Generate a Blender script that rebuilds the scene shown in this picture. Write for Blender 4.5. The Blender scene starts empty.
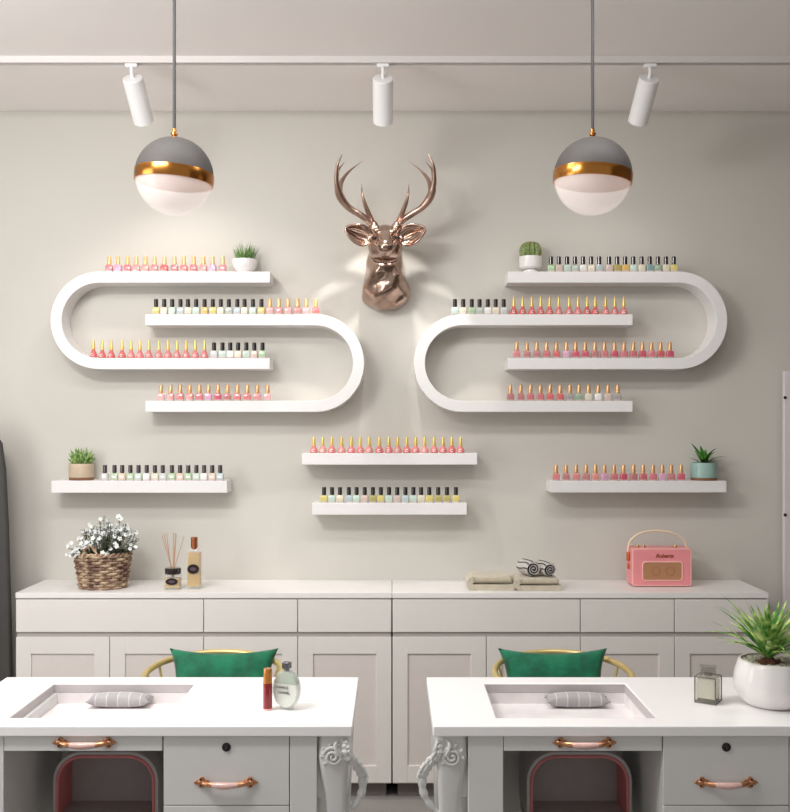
import bpy, bmesh, math, random
from mathutils import Vector, Matrix
random.seed(7)
C = bpy.context.scene.collection
PI = math.pi
# ---------------------------------------------------------------- camera model
F, VX, VY, EYE = 998.0, 392.5, 427.0, 1.73
WALL = 5.75            # back wall distance
FRONT = 5.59           # front plane of the wall shelves
CEIL = 3.55
FZ = -.25             # floor level
def at(x, y, D):
    return Vector(((x-VX)/F*D, D, EYE-(y-VY)/F*D))
def X(x, D): return (x-VX)/F*D
def Z(y, D): return EYE-(y-VY)/F*D

# ---------------------------------------------------------------- materials
def lin(c):
    c = c/255.0
    return c/12.92 if c <= 0.04045 else ((c+0.055)/1.055)**2.4
def rgb(r, g, b): return (lin(r), lin(g), lin(b), 1)
MATS = {}
def mat(name, col, rough=.5, metal=0, coat=0, var=.06, scale=18, bump=0, bscale=60, trans=0, emit=0, sheen=0, ior=1.45, sub=0):
    if name in MATS: return MATS[name]
    m = bpy.data.materials.new(name); m.use_nodes = True
    nt = m.node_tree; b = nt.nodes['Principled BSDF']
    c = rgb(*col)
    tc = nt.nodes.new('ShaderNodeTexCoord')
    n = nt.nodes.new('ShaderNodeTexNoise'); n.inputs['Scale'].default_value = scale; n.inputs['Detail'].default_value = 3
    nt.links.new(tc.outputs['Object'], n.inputs['Vector'])
    r = nt.nodes.new('ShaderNodeValToRGB')
    r.color_ramp.elements[0].position = .3; r.color_ramp.elements[1].position = .7
    r.color_ramp.elements[0].color = tuple(max(0, v*(1-var)) for v in c[:3])+(1,)
    r.color_ramp.elements[1].color = tuple(min(1, v*(1+var)) for v in c[:3])+(1,)
    nt.links.new(n.outputs['Fac'], r.inputs['Fac']); nt.links.new(r.outputs['Color'], b.inputs['Base Color'])
    b.inputs['Roughness'].default_value = rough; b.inputs['Metallic'].default_value = metal
    b.inputs['Coat Weight'].default_value = coat; b.inputs['Transmission Weight'].default_value = trans
    b.inputs['IOR'].default_value = ior
    b.inputs['Sheen Weight'].default_value = sheen
    if emit:
        b.inputs['Emission Color'].default_value = c; b.inputs['Emission Strength'].default_value = emit
    if bump:
        n2 = nt.nodes.new('ShaderNodeTexNoise'); n2.inputs['Scale'].default_value = bscale
        nt.links.new(tc.outputs['Object'], n2.inputs['Vector'])
        bp = nt.nodes.new('ShaderNodeBump'); bp.inputs['Strength'].default_value = bump; bp.inputs['Distance'].default_value = .01
        nt.links.new(n2.outputs['Fac'], bp.inputs['Height']); nt.links.new(bp.outputs['Normal'], b.inputs['Normal'])
    MATS[name] = m
    return m
def leafmat(name, c0, c1, scale=30, rough=.45):
    m = mat(name, c0, rough=rough, scale=scale)
    r = [n for n in m.node_tree.nodes if n.type == 'VALTORGB'][0]
    r.color_ramp.elements[0].position = .4; r.color_ramp.elements[1].position = .62
    r.color_ramp.elements[0].color = rgb(*c0); r.color_ramp.elements[1].color = rgb(*c1)
    return m
def seethrough(name, col, alpha, rough=.05, emit=0):
    """thin glass: part clear, part glossy coloured"""
    m = mat(name, col, rough=rough, coat=.3, emit=emit)
    nt = m.node_tree; b = nt.nodes['Principled BSDF']; out = nt.nodes['Material Output']
    t = nt.nodes.new('ShaderNodeBsdfTransparent'); t.inputs['Color'].default_value = (1, 1, 1, 1)
    mx = nt.nodes.new('ShaderNodeMixShader'); mx.inputs[0].default_value = alpha
    nt.links.new(t.outputs[0], mx.inputs[1]); nt.links.new(b.outputs[0], mx.inputs[2]); nt.links.new(mx.outputs[0], out.inputs[0])
    return m

M_wall = mat('wall_paint', (206, 202, 194), rough=.9, var=.015, scale=2)
M_ceil = mat('ceiling_paint', (252, 247, 245), rough=.9, var=.01, scale=2)
M_floor = mat('floor_tile', (150, 146, 142), rough=.5, var=.08, scale=3)
M_shelf = mat('shelf_lacquer', (234, 231, 230), rough=.45, var=.01)
M_cab = mat('cabinet_lacquer', (230, 225, 220), rough=.5, var=.015, scale=3)
M_cabtop = mat('cabinet_top', (238, 235, 232), rough=.35, var=.01)
M_groove = mat('dark_groove', (120, 112, 108), rough=.8)
M_desk = mat('desk_lacquer', (222, 221, 219), rough=.4, var=.01)
M_desktop = mat('desk_top', (252, 250, 249), rough=.3, var=.005, coat=.2)
M_tray = mat('tray_wood', (235, 229, 228), rough=.5, var=.06, scale=14)
M_gold = mat('gold_metal', (205, 160, 92), rough=.28, metal=1, var=.04)
M_capgold = mat('cap_gold', (232, 196, 140), rough=.35, metal=.4, var=.05, scale=60)
M_capyel = mat('cap_yellow_gold', (224, 196, 112), rough=.33, metal=.4, var=.05, scale=60)
M_capblack = mat('cap_black', (46, 40, 40), rough=.22, metal=.35, coat=.8)
M_capgrey = mat('cap_dark_grey', (78, 70, 74), rough=.22, metal=.5, coat=.8)
M_chair = mat('chair_brass', (222, 198, 136), rough=.35, metal=.55, var=.04)
M_green = mat('green_velvet', (2, 100, 68), rough=.75, var=.45, scale=12, bump=.9, bscale=16, sheen=.2)
M_copper = mat('copper_pull', (204, 148, 110), rough=.28, metal=.9, var=.15, scale=60)
M_porc = mat('pink_porcelain', (226, 186, 176), rough=.25, coat=.6, var=.1, scale=40)
M_bronze = mat('rose_bronze', (180, 154, 140), rough=.2, metal=1, var=.3, scale=9, bump=.5, bscale=13)
M_antler = mat('bronze_antler', (184, 156, 142), rough=.28, metal=1, var=.2, scale=20, bump=.15, bscale=50)
M_bronzedark = mat('dark_bronze', (30, 20, 17), rough=.5, metal=0)
M_dark = mat('black_metal', (28, 26, 26), rough=.4)
M_lampgrey = mat('lamp_grey_lacquer', (70, 66, 64), rough=.65, var=.03)
M_lampgold = mat('lamp_gold_band', (190, 128, 62), rough=.2, metal=1, var=.05)
M_cable = mat('cable_grey', (58, 55, 54), rough=.6)
M_white = mat('white_lacquer', (242, 240, 240), rough=.35, coat=.3, var=.01)
M_lens = mat('spot_lens', (255, 246, 232), emit=6)
M_wick = leafmat('wicker', (122, 92, 78), (196, 170, 142), scale=20, rough=.7)
M_petal = mat('white_petal', (240, 242, 240), rough=.6, var=.04)
M_sage = leafmat('sage_leaf', (70, 84, 62), (140, 150, 130), scale=40)
M_stem = mat('stem_green', (90, 96, 72), rough=.7)
M_grass = leafmat('grass_green', (50, 96, 42), (132, 176, 84), scale=60)
M_succ = leafmat('succulent_green', (84, 128, 60), (182, 206, 132), scale=50)
M_cactus = leafmat('cactus_green', (98, 118, 66), (140, 156, 96), scale=60)
M_leaf = leafmat('leaf_green', (38, 92, 34), (90, 152, 64), scale=40)
M_spider = leafmat('spider_leaf', (64, 128, 46), (196, 218, 128), scale=22)
M_soil = mat('soil', (92, 60, 44), rough=.95, var=.3, scale=90, bump=.6, bscale=160)
M_pebble = mat('pebble', (188, 184, 168), rough=.7, var=.3, scale=60)
M_potwhite = mat('white_ceramic', (238, 233, 231), rough=.28, coat=.5, var=.01)
M_potbeige = mat('beige_stoneware', (206, 186, 160), rough=.6, var=.06)
M_potbrown = mat('brown_glaze', (132, 92, 66), rough=.5, var=.1)
M_potteal = mat('teal_glaze', (150, 182, 174), rough=.35, coat=.4, var=.06)
M_reed = mat('reed', (190, 146, 112), rough=.8)
M_amber = seethrough('amber_liquid', (212, 170, 92), .9, rough=.1)
M_glass = seethrough('clear_glass', (226, 230, 226), .2)
M_label = mat('black_label', (30, 22, 24), rough=.4)
M_labelw = mat('white_print', (240, 236, 234), rough=.5)
M_pink = mat('pink_leather', (238, 148, 152), rough=.42, coat=.15, var=.03)
M_pinkedge = mat('pink_trim', (246, 186, 180), rough=.4)
M_brown = mat('brown_print', (146, 74, 40), rough=.5)
M_tan = mat('tan_leather', (196, 92, 44), rough=.5)
M_cream = mat('cream_leather', (232, 214, 184), rough=.5, var=.03)
M_towel = mat('beige_towel', (198, 188, 168), rough=.95, var=.08, scale=40, bump=.4, bscale=200, sheen=.3)
M_towelw = mat('pale_towel', (206, 200, 196), rough=.95, bump=.3, bscale=200)
M_towelb = mat('black_towel', (34, 32, 36), rough=.95, bump=.3, bscale=200)
M_red = mat('red_gloss', (138, 20, 30), rough=.22, coat=.6, var=.05)
M_capcop = mat('gloss_cap', (224, 150, 84), rough=.22, metal=.8)
M_perf = seethrough('pale_perfume', (250, 253, 242), .8, rough=.08)
M_perfup = seethrough('empty_glass_top', (188, 202, 182), .8, rough=.08)
M_sil = mat('silver_cap', (120, 118, 124), rough=.25, metal=.8)
M_smoke = seethrough('smoky_glass', (168, 164, 152), .22, rough=.04)
M_smokecore = seethrough('smoky_core', (236, 232, 214), .75, rough=.06)
M_smokedark = seethrough('smoky_stopper', (132, 128, 118), .5, rough=.04)
M_tubgrey = mat('grey_upholstery', (188, 184, 182), rough=.6, var=.04)
M_tubpad = mat('dark_grey_pad', (168, 162, 160), rough=.7, var=.04)
M_tubpink = mat('dusty_pink_trim', (206, 122, 122), rough=.5)
M_screen = mat('dark_grey_fabric', (74, 72, 70), rough=.9, var=.05)
M_door = mat('white_door', (222, 214, 216), rough=.4, var=.01)

def plaid():
    m = mat('plaid_grey', (176, 172, 172), rough=.9, bump=.3, bscale=200)
    nt = m.node_tree; b = nt.nodes['Principled BSDF']
    tc = nt.nodes.new('ShaderNodeTexCoord')
    br = nt.nodes.new('ShaderNodeTexBrick'); br.offset = 0; br.inputs['Scale'].default_value = 1
    br.inputs['Brick Width'].default_value = .042; br.inputs['Row Height'].default_value = .042
    br.inputs['Mortar Size'].default_value = .0022
    br.inputs['Color1'].default_value = rgb(178, 174, 174); br.inputs['Color2'].default_value = rgb(166, 162, 163)
    br.inputs['Mortar'].default_value = rgb(206, 202, 202)
    nt.links.new(tc.outputs['Object'], br.inputs['Vector']); nt.links.new(br.outputs['Color'], b.inputs['Base Color'])
    return m
M_plaid = plaid()

# ---------------------------------------------------------------- mesh builder
class MB:
    def __init__(s): s.bm = bmesh.new()
    def box(s, a, b):
        x0, y0, z0 = a; x1, y1, z1 = b
        v = [s.bm.verts.new(p) for p in ((x0,y0,z0),(x1,y0,z0),(x1,y1,z0),(x0,y1,z0),(x0,y0,z1),(x1,y0,z1),(x1,y1,z1),(x0,y1,z1))]
        for f in ((0,3,2,1),(4,5,6,7),(0,1,5,4),(1,2,6,5),(2,3,7,6),(3,0,4,7)): s.bm.faces.new([v[i] for i in f])
        return s
    def rings(s, rings, cap=True, closed=False):
        vs = [[s.bm.verts.new(p) for p in r] for r in rings]
        n = len(vs[0]); m = len(vs)
        for i in range(m if closed else m-1):
            a, b = vs[i], vs[(i+1) % m]
            for j in range(n):
                s.bm.faces.new((a[j], a[(j+1) % n], b[(j+1) % n], b[j]))
        if cap and not closed:
            s.bm.faces.new(vs[0][::-1]); s.bm.faces.new(vs[-1])
        return s
    def lathe(s, prof, c=(0,0,0), seg=24, rib=0, nrib=0, sx=1, sy=1):
        R = []
        for r, z in prof:
            r = max(r, 1e-5); ring = []
            for k in range(seg):
                a = 2*PI*k/seg; rr = r*(1+rib*math.cos(nrib*a))
                ring.append((c[0]+rr*sx*math.cos(a), c[1]+rr*sy*math.sin(a), c[2]+z))
            R.append(ring)
        return s.rings(R)
    def tube(s, pts, rad, seg=8, closed=False, flat=1.0):
        pts = [Vector(p) for p in pts]; n = len(pts)
        rads = rad if isinstance(rad, (list, tuple)) else [rad]*n
        R = []; up = None
        for i, p in enumerate(pts):
            if closed: t = pts[(i+1) % n]-pts[i-1]
            else: t = pts[min(i+1, n-1)]-pts[max(i-1, 0)]
            t.normalize()
            if up is None:
                up = Vector((0,0,1)) if abs(t.z) < .9 else Vector((1,0,0))
            u = t.cross(up)
            if u.length < 1e-4: u = t.orthogonal()
            u.normalize(); w = u.cross(t).normalized(); up = w
            R.append([p+(u*math.cos(2*PI*k/seg)+w*math.sin(2*PI*k/seg)*flat)*rads[i] for k in range(seg)])
        return s.rings(R, closed=closed)
    def ball(s, c, r, seg=16, rx=1, ry=1, rz=1, rot=None):
        prof = []
        nn = max(6, seg//2)
        R = []
        for i in range(nn+1):
            t = PI*i/nn; rr = max(math.sin(t), 1e-4); z = -math.cos(t)
            ring = []
            for k in range(seg):
                a = 2*PI*k/seg
                v = Vector((rr*math.cos(a)*rx*r, rr*math.sin(a)*ry*r, z*rz*r))
                if rot is not None: v = rot @ v
                ring.append(v+Vector(c))
            R.append(ring)
        return s.rings(R)
    def sweep(s, path, t, y0, y1):
        """rectangle (t thick in xz, y0..y1 deep) swept along an xz path"""
        P = [Vector(p) for p in path]; n = len(P); R = []
        for i in range(n):
            d = P[min(i+1, n-1)]-P[max(i-1, 0)]; d.normalize()
            nrm = Vector((-d.y, d.x))*t/2
            a = P[i]+nrm; b = P[i]-nrm
            R.append([(a.x, y0, a.y), (b.x, y0, b.y), (b.x, y1, b.y), (a.x, y1, a.y)])
        return s.rings(R)
    def prism(s, poly, y0, y1):
        """xz polygon extruded along y"""
        return s.rings([[(x, y0, z) for x, z in poly], [(x, y1, z) for x, z in poly]])
    def strip(s, pts, w, nrm, cup=0):
        """thin leaf: centre line pts, half widths w, side direction from nrm"""
        pts = [Vector(p) for p in pts]; rows = []
        for i, p in enumerate(pts):
            t = (pts[min(i+1, len(pts)-1)]-pts[max(i-1, 0)]).normalized()
            sd = t.cross(Vector(nrm))
            sd = sd.normalized() if sd.length > 1e-4 else t.orthogonal().normalized()
            lift = sd.cross(t)*cup*w[i]
            rows.append([s.bm.verts.new(p-sd*w[i]+lift), s.bm.verts.new(p), s.bm.verts.new(p+sd*w[i]+lift)])
        for a, b in zip(rows, rows[1:]):
            for j in range(2): s.bm.faces.new((a[j], a[j+1], b[j+1], b[j]))
        return s
    def xf(s, M):
        bmesh.ops.transform(s.bm, matrix=M, verts=s.bm.verts); return s
    def build(s, name, m, parent=None, bevel=0, sub=0, sharp=35, solid=0, seg=2, loc=None, fixn=True):
        if fixn and not solid: bmesh.ops.recalc_face_normals(s.bm, faces=s.bm.faces)
        me = bpy.data.meshes.new(name); s.bm.to_mesh(me); s.bm.free()
        me.materials.append(m)
        for p in me.polygons: p.use_smooth = True
        me.set_sharp_from_angle(angle=math.radians(sharp))
        o = bpy.data.objects.new(name, me); C.objects.link(o)
        if parent is not None: o.parent = parent
        if loc is not None: o.location = loc
        if solid:
            d = o.modifiers.new('solid', 'SOLIDIFY'); d.thickness = solid
        if bevel:
            d = o.modifiers.new('bevel', 'BEVEL'); d.width = bevel; d.segments = seg; d.limit_method = 'ANGLE'; d.angle_limit = math.radians(40)
        if sub:
            d = o.modifiers.new('sub', 'SUBSURF'); d.levels = sub; d.render_levels = sub
        return o

def tag(o, label=None, cat=None, group=None, kind=None):
    if label: o['label'] = label
    if cat: o['category'] = cat
    if group: o['group'] = group
    if kind: o['kind'] = kind
    return o
def thing(name, label, cat, loc=(0,0,0), rz=0, group=None):
    o = bpy.data.objects.new(name, None); C.objects.link(o)
    o.location = loc; o.rotation_euler = (0, 0, rz); o.empty_display_size = .05
    return tag(o, label, cat, group)
def copy_tree(o, parent=None):
    c = o.copy(); C.objects.link(c)
    if parent is not None: c.parent = parent
    for ch in list(o.children): copy_tree(ch, c)
    return c
def text_mesh(body, size, m, parent, loc, name='lettering', shear=0, ext=.0008, bold=0):
    cu = bpy.data.curves.new('t', 'FONT'); cu.body = body; cu.size = size; cu.extrude = ext; cu.shear = shear; cu.offset = bold
    cu.align_x = 'CENTER'; cu.align_y = 'CENTER'
    t = bpy.data.objects.new('t', cu); C.objects.link(t)
    bpy.context.view_layer.update()
    me = bpy.data.meshes.new_from_object(t.evaluated_get(bpy.context.evaluated_depsgraph_get()))
    me.name = name
    bpy.data.objects.remove(t)
    me.materials.clear(); me.materials.append(m)
    o = bpy.data.objects.new(name, me); C.objects.link(o); o.parent = parent
    o.location = loc; o.rotation_euler = (PI/2, 0, 0)
    return o
def smooth_path(pts, n=6):
    """Catmull-Rom"""
    P = [Vector(p) for p in pts]; P = [2*P[0]-P[1]]+P+[2*P[-1]-P[-2]]; out = []
    for i in range(1, len(P)-2):
        for k in range(n):
            t = k/n
            out.append(.5*((2*P[i])+(P[i+1]-P[i-1])*t+(2*P[i-1]-5*P[i]+4*P[i+1]-P[i+2])*t*t+(3*P[i]-P[i-1]-3*P[i+1]+P[i+2])*t**3))
    out.append(P[-2]); return out

# ---------------------------------------------------------------- setting
XL, XR, YB = -3.3, 3.1, -.6
tag(MB().box((XL-.1, WALL, FZ), (XR+.1, WALL+.1, CEIL)).build('wall_back', M_wall), 'warm grey painted back wall behind the shelves', kind='structure')
tag(MB().box((XL-.1, 1.2, FZ), (XL, WALL, CEIL)).build('wall_left', M_wall), kind='structure')
tag(MB().box((XR, 1.2, FZ), (XR+.1, WALL, CEIL)).build('wall_right', mat('low_bounce_taupe', (118, 110, 98), rough=.9, var=.02, scale=2)), kind='structure')  # unseen wall, darkened to taupe to cut its bounced light
tag(MB().box((XL-.1, YB, FZ-.1), (XR+.1, WALL+.1, FZ)).build('floor', M_floor), kind='structure')
tag(MB().box((XL-.1, 1.2, CEIL), (XR+.1, WALL+.1, CEIL+.1)).build('ceiling', M_ceil), kind='structure')

# ---------------------------------------------------------------- track and spots
TD = 4.895
trk = thing('ceiling_track', 'long white lighting track running across the ceiling above the shelves', 'lighting track', (0, TD, CEIL))
mb = MB(); mb.box((-2.9, 0, -.032), (2.9, .012, 0)); mb.box((-2.9, .03, -.032), (2.9, .042, 0)); mb.box((-2.9, .012, -.022), (2.9, .03, 0))
mb.build('rail', mat('track_paint', (222, 216, 213), rough=.5, var=.01), trk)
MB().box((-2.9, .0121, -.0235), (2.9, .0299, -.0222)).build('conductor_slot', M_groove, trk)
def spot(topx, botx, label):
    cap = at(topx, 78, 4.93)
    t = thing('track_spotlight', label, 'spotlight', (cap.x, TD+.021, CEIL-.0325), group='white track spotlights')
    base = Vector(t.location)
    MB().box((-.03, -.016, -.018), (.03, .016, -.0003)).build('track_adapter', M_white, t, bevel=.003)
    axis = Vector(((botx-topx)/42*.38, .72, -.70)).normalized()
    L = .235; r = .051
    p0 = cap-base
    q = Vector((0,0,-1)).rotation_difference(axis).to_matrix().to_4x4()
    body = MB().lathe([(0, 0), (r-.004, 0), (r, -.004), (r, -L), (r-.005, -L), (r-.005, -L+.03), (0, -L+.03)][::-1], seg=40)
    body.xf(Matrix.Translation(p0) @ q).build('housing', M_white, t)
    ln = MB().lathe([(0, -L+.022), (r-.006, -L+.022), (r-.006, -L+.028), (0, -L+.028)], seg=32)
    ln.xf(Matrix.Translation(p0) @ q).build('lens', M_lens, t)
    mid = p0+axis*.06
    MB().tube([(0, 0, -.018), (p0.x*.0, 0, -.045), Vector((mid.x, mid.y, mid.z))], .009, 10).build('stem', M_white, t)
    return base+p0+axis*(L+.01), axis
S = [spot(132.5, 139, 'white cylinder track spotlight at left, tilted towards the right'),
     spot(383, 382.5, 'white cylinder track spotlight straight above the bronze deer head'),
     spot(649.5, 642, 'white cylinder track spotlight at right, tilted towards the left')]

# ---------------------------------------------------------------- pendants
def pendant():
    t = thing('pendant_lamp', 'p', 'pendant lamp', group='globe pendant lamps')
    r = .15; tilt = Matrix.Rotation(math.radians(4), 4, 'Y')
    lo, hi = math.radians(-10), math.radians(6.5); zr_ = r*math.sin(lo)
    prof = [(r*math.cos(a), r*math.sin(a)) for a in [hi+(PI/2-hi)*i/14 for i in range(15)]]
    MB().lathe(prof+[(p[0]*.965, p[1]*.965) for p in prof[::-1]], seg=56).xf(tilt).build('dome', M_lampgrey, t)
    prof = [(r*1.012*math.cos(a), r*1.012*math.sin(a)) for a in [lo+(hi*1.03-lo)*i/6 for i in range(7)]]
    inner = [(p[0]*.95, p[1]) for p in prof[::-1]]
    MB().lathe([prof[0]]+prof+inner+[inner[-1]], seg=56).xf(tilt).build('band', M_lampgold, t)
    MB().lathe([(.139, zr_+.002), (.1405, zr_+.002), (.1405, zr_+.046), (.139, zr_+.046)], seg=56).xf(tilt).build('inner_reflector', mat('peach_reflector', (232, 190, 166), rough=.6, emit=.3), t)
    MB().lathe([(0, zr_+.042), (.138, zr_+.042), (.138, zr_+.046), (0, zr_+.046)], seg=48).xf(tilt).build('diffuser_disc', mat('white_diffuser', (255, 246, 240), rough=.6, emit=1.5), t)
    prof = [(r*.985*math.cos(a), r*.985*math.sin(a)) for a in [-PI/2+(PI/2+lo)*i/14 for i in range(15)]]
    MB().lathe(prof+[(p[0]*.98, p[1]*.98) for p in prof[::-1]], seg=56).xf(tilt).build('glass_bowl', seethrough('frosted_bowl', (244, 234, 230), .27, rough=.3, emit=.42), t)
    MB().lathe([(0, .142), (.02, .146), (.011, .150), (.008, .156), (.013, .161), (.013, .167), (.008, .172), (.008, .183), (0, .184)], seg=20).build('finial', M_lampgold, t)
    MB().tube([(0, 0, .18), (0, 0, 1.0)], .0062, 10).build('cable', M_cable, t)
    return t
pA = pendant()
pd = at(174.3, 176.8, 3.84)
cab = [c for c in pA.children if c.name.startswith('cable')][0]
for v in cab.data.vertices:
    if v.co.z > .5: v.co.z = CEIL-pd.z
MB().lathe([(.05, -.03), (.05, 0), (.0, 0), (.0, -.03)], (0, 0, CEIL-pd.z), seg=32).build('ceiling_rose', M_lampgrey, pA)
pB = copy_tree(pA)
pA.location = pd; pB.location = at(592.6, 176.8, 3.84); pB.rotation_euler.z = 0.0
pA['label'] = 'grey and gold globe pendant lamp hanging on the left'
pB['label'] = 'grey and gold globe pendant lamp hanging on the right'

# ---------------------------------------------------------------- wall shelves
T = .0625
def u_shelf(xarc, xend, ytop, ybot, label):
    """xarc: px centre of the arc, xend: px of the free ends; ytop/ybot outer edges"""
    zt, zb = Z(ytop, FRONT), Z(ybot, FRONT); R = (zt-zb)/2; rc = R-T/2
    xc, xe = X(xarc, FRONT), X(xend, FRONT); zc = (zt+zb)/2
    s = 1 if xe > xc else -1
    path = [(xe, zc+rc)]
    for i in range(41):
        a = PI/2+PI*i/40
        path.append((xc+s*rc*math.cos(a), zc+rc*math.sin(a)))
    path.append((xe, zc-rc))
    o = MB().sweep(path, T, FRONT, WALL).build('curved_shelf', M_shelf, bevel=.0025, sharp=30)
    o.data.transform(Matrix.Translation((-xc, -WALL, -zc))); o.location = (xc, WALL, zc)
    tag(o, label, 'wall shelf', 'curved wall shelves'); return zt, zb+T
u_shelf(99.2, 270, 271.5, 369.2, 'white curved wall shelf at far left, rounded end facing the left edge')
u_shelf(315.2, 145.3, 314.2, 412, 'white curved wall shelf left of the deer, rounded end facing the deer')
u_shelf(678.6, 507.8, 271.5, 369.2, 'white curved wall shelf at far right, rounded end facing the right edge')
u_shelf(462.8, 632.8, 314.2, 412, 'white curved wall shelf right of the deer, rounded end facing the deer')
def ledge(x0, x1, y0, y1, label):
    a = at(x0, y0, FRONT); b = at(x1, y1, FRONT); c = (a+b)/2
    o = MB().box((a.x-c.x, -.16, b.z-a.z), (b.x-c.x, 0, 0)).build('floating_shelf', M_shelf, bevel=.0025)
    o.location = (c.x, WALL, a.z); tag(o, label, 'wall shelf', 'straight floating shelves')
ledge(301.8, 477.3, 453.2, 464.8, 'straight white floating shelf below the deer, upper of two centre ledges')
ledge(312, 467, 502.8, 514.8, 'straight white floating shelf, lower and shorter of the two centre ledges')
ledge(51.2, 227, 480.7, 492.9, 'straight white floating shelf above the flower basket at left')
ledge(550.6, 726.6, 480.9, 492.6, 'straight white floating shelf above the pink radio at right')

# ---------------------------------------------------------------- nail polish bottles
def rrect(w, d, r, n=4):
    out = []
    for cx, cy, a0 in ((w-r, d-r, 0), (-w+r, d-r, PI/2), (-w+r, -d+r, PI), (w-r, -d+r, 3*PI/2)):
        for i in range(n+1):
            a = a0+PI/2*i/n; out.append((cx+r*math.cos(a), cy+r*math.sin(a)))
    return out
def rring(w, d, r, z): return [(x, y, z) for x, y in rrect(w, d, r, 3)]
POL = {}
def polish(col):
    g_ = sum(col)/3; col = tuple(int(c*.82+g_*.18) for c in col)
    k = 'polish_%d_%d_%d' % col
    return mat(k, col, rough=.22, coat=.7, var=.04, scale=40)
MESH = {}
def mesh_for(key, fn):
    if key not in MESH:
        o = fn(); me = o.data; bpy.data.objects.remove(o); MESH[key] = me
    return MESH[key]
def part(name, key, fn, m, parent, lab=None):
    k = (key, m.name)
    if k not in MESH:
        me = mesh_for(key, fn).copy(); me.materials.clear(); me.materials.append(m); MESH[k] = me
    o = bpy.data.objects.new(name, MESH[k]); C.objects.link(o); o.parent = parent
    return o
def sq_body():
    return MB().rings([rring(.0155,.0125,.003,0), rring(.017,.0135,.004,.002), rring(.017,.0135,.004,.031), rring(.0145,.0115,.004,.0355), rring(.0085,.0085,.0035,.038)]).build('b', M_white)
def sq_base():
    return MB().rings([rring(.0157,.0127,.003,.0001), rring(.0172,.0137,.004,.002), rring(.0172,.0137,.004,.0055), rring(.016,.013,.004,.006)]).build('b', M_white)
def cap_round(h, r0, r1, z0):
    return lambda: MB().lathe([(0, z0), (r0, z0), (r0*1.0, z0+.002), (r1, z0+h-.002), (r1*.85, z0+h), (0, z0+h)], seg=14).build('c', M_white)
def collar(): return MB().lathe([(0, .037), (.0092, .037), (.0092, .0412), (0, .0412)], seg=14).build('c', M_white)
def cone_body():
    return MB().lathe([(0,0), (.0185,0), (.0195,.003), (.0185,.010), (.0145,.022), (.009,.034), (.0065,.042), (0,.042)], seg=18).build('b', M_white)
def drop_body():
    return MB().lathe([(0,0), (.0165,0), (.0195,.004), (.0195,.012), (.0165,.022), (.011,.031), (.007,.038), (0,.038)], seg=18).build('b', M_white)
def swirl():
    pts = []
    for i in range(12):
        a = .6+4.9*i/11
        pts.append((.0062*math.cos(a), -.0188+abs(.006*math.sin(a))*.0, .013+.0062*math.sin(a)))
    pts = [(x, y+(z-.013)*.35, z) for x, y, z in pts]
    return MB().tube(pts, .0016, 6).build('s', M_white)
def front_label(): return MB().box((-.0105, -.0142, .012), (.0105, -.0136, .026)).build('l', M_white)

ORD = ['first','second','third','fourth','fifth','sixth','seventh','eighth','ninth','tenth','eleventh','twelfth','thirteenth','fourteenth','fifteenth','sixteenth','seventeenth','eighteenth','nineteenth','twentieth']
def bottle(kind, col, cname, loc, shelf, idx, group):
    capn = {'gold': 'slim gold cap', 'black': 'black cap', 'cone': 'long yellow gold cap', 'drop': 'yellow gold cap', 'copper': 'copper gold cap', 'grey': 'dark grey cap'}[kind]
    shp = {'cone': 'cone-shaped', 'drop': 'round'}.get(kind, 'square')
    t = thing('nail_polish_bottle', '%s %s polish, %s, %s from left on %s' % (cname, shp, capn, ORD[idx], shelf), 'nail polish', loc, random.uniform(-.12, .12), group)
    t.scale = (1.16, 1.08, 1.1)
    p = polish(col)
    if kind in ('gold', 'black', 'copper', 'grey'):
        part('glass_body', 'sq', sq_body, p, t)
        part('glass_base', 'sqb', sq_base, MATS.get('base_tint') or mat('base_tint', (206, 192, 186), rough=.1, coat=1), t)
        part('collar', 'col', collar, M_capgold if kind in ('gold', 'copper') else M_capblack, t)
        if kind == 'gold': part('cap', 'capg', cap_round(.0395, .0108, .0086, .041), M_capgold, t)
        elif kind == 'copper': part('cap', 'capg', cap_round(.0395, .0108, .0086, .041), mat('cap_copper', (222, 174, 126), rough=.32, metal=.45, var=.05), t)
        elif kind == 'black': part('cap', 'capb', cap_round(.038, .0106, .0102, .041), M_capblack, t)
        else:
            part('cap', 'capb', cap_round(.038, .0106, .0102, .041), M_capgrey, t)
            part('label_sticker', 'lab', front_label, M_labelw, t)
    elif kind == 'cone':
        part('glass_body', 'cone', cone_body, p, t)
        part('swirl_mark', 'swirl', swirl, M_labelw, t)
        part('cap', 'capc', cap_round(.050, .0092, .0042, .041), M_capyel, t)
    else:
        part('glass_body', 'drop', drop_body, p, t)
        part('swirl_mark', 'swirl', swirl, M_labelw, t)
        part('cap', 'capd', cap_round(.044, .0090, .0066, .037), M_capyel, t)
PK = [((232,128,132),'rose pink'), ((240,148,140),'salmon pink'), ((226,116,128),'deep pink'), ((236,150,150),'light pink'), ((222,112,116),'coral pink')]
CR=((228,216,188),'cream'); YE=((226,208,112),'yellow'); MI=((196,220,204),'mint green'); BL=((186,202,206),'pale blue'); OR=((236,190,96),'amber yellow')
WH=((236,234,230),'white'); GG=((186,196,186),'grey green'); GR=((176,210,160),'light green'); PE=((232,200,172),'peach'); PB=((216,190,176),'beige pink')
LG=((206,206,208),'pale grey'); LI=((226,160,196),'lilac pink'); CO=((232,98,98),'coral red'); RO=((206,124,124),'dusty rose'); DP=((226,84,110),'hot pink'); OL=((190,176,92),'olive yellow'); TE=((130,166,170),'teal'); SG=((150,176,146),'sage green'); GY=((168,158,156),'warm grey'); LP=((244,178,178),'pale pink')
SP=((238,124,124),'salmon')
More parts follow.
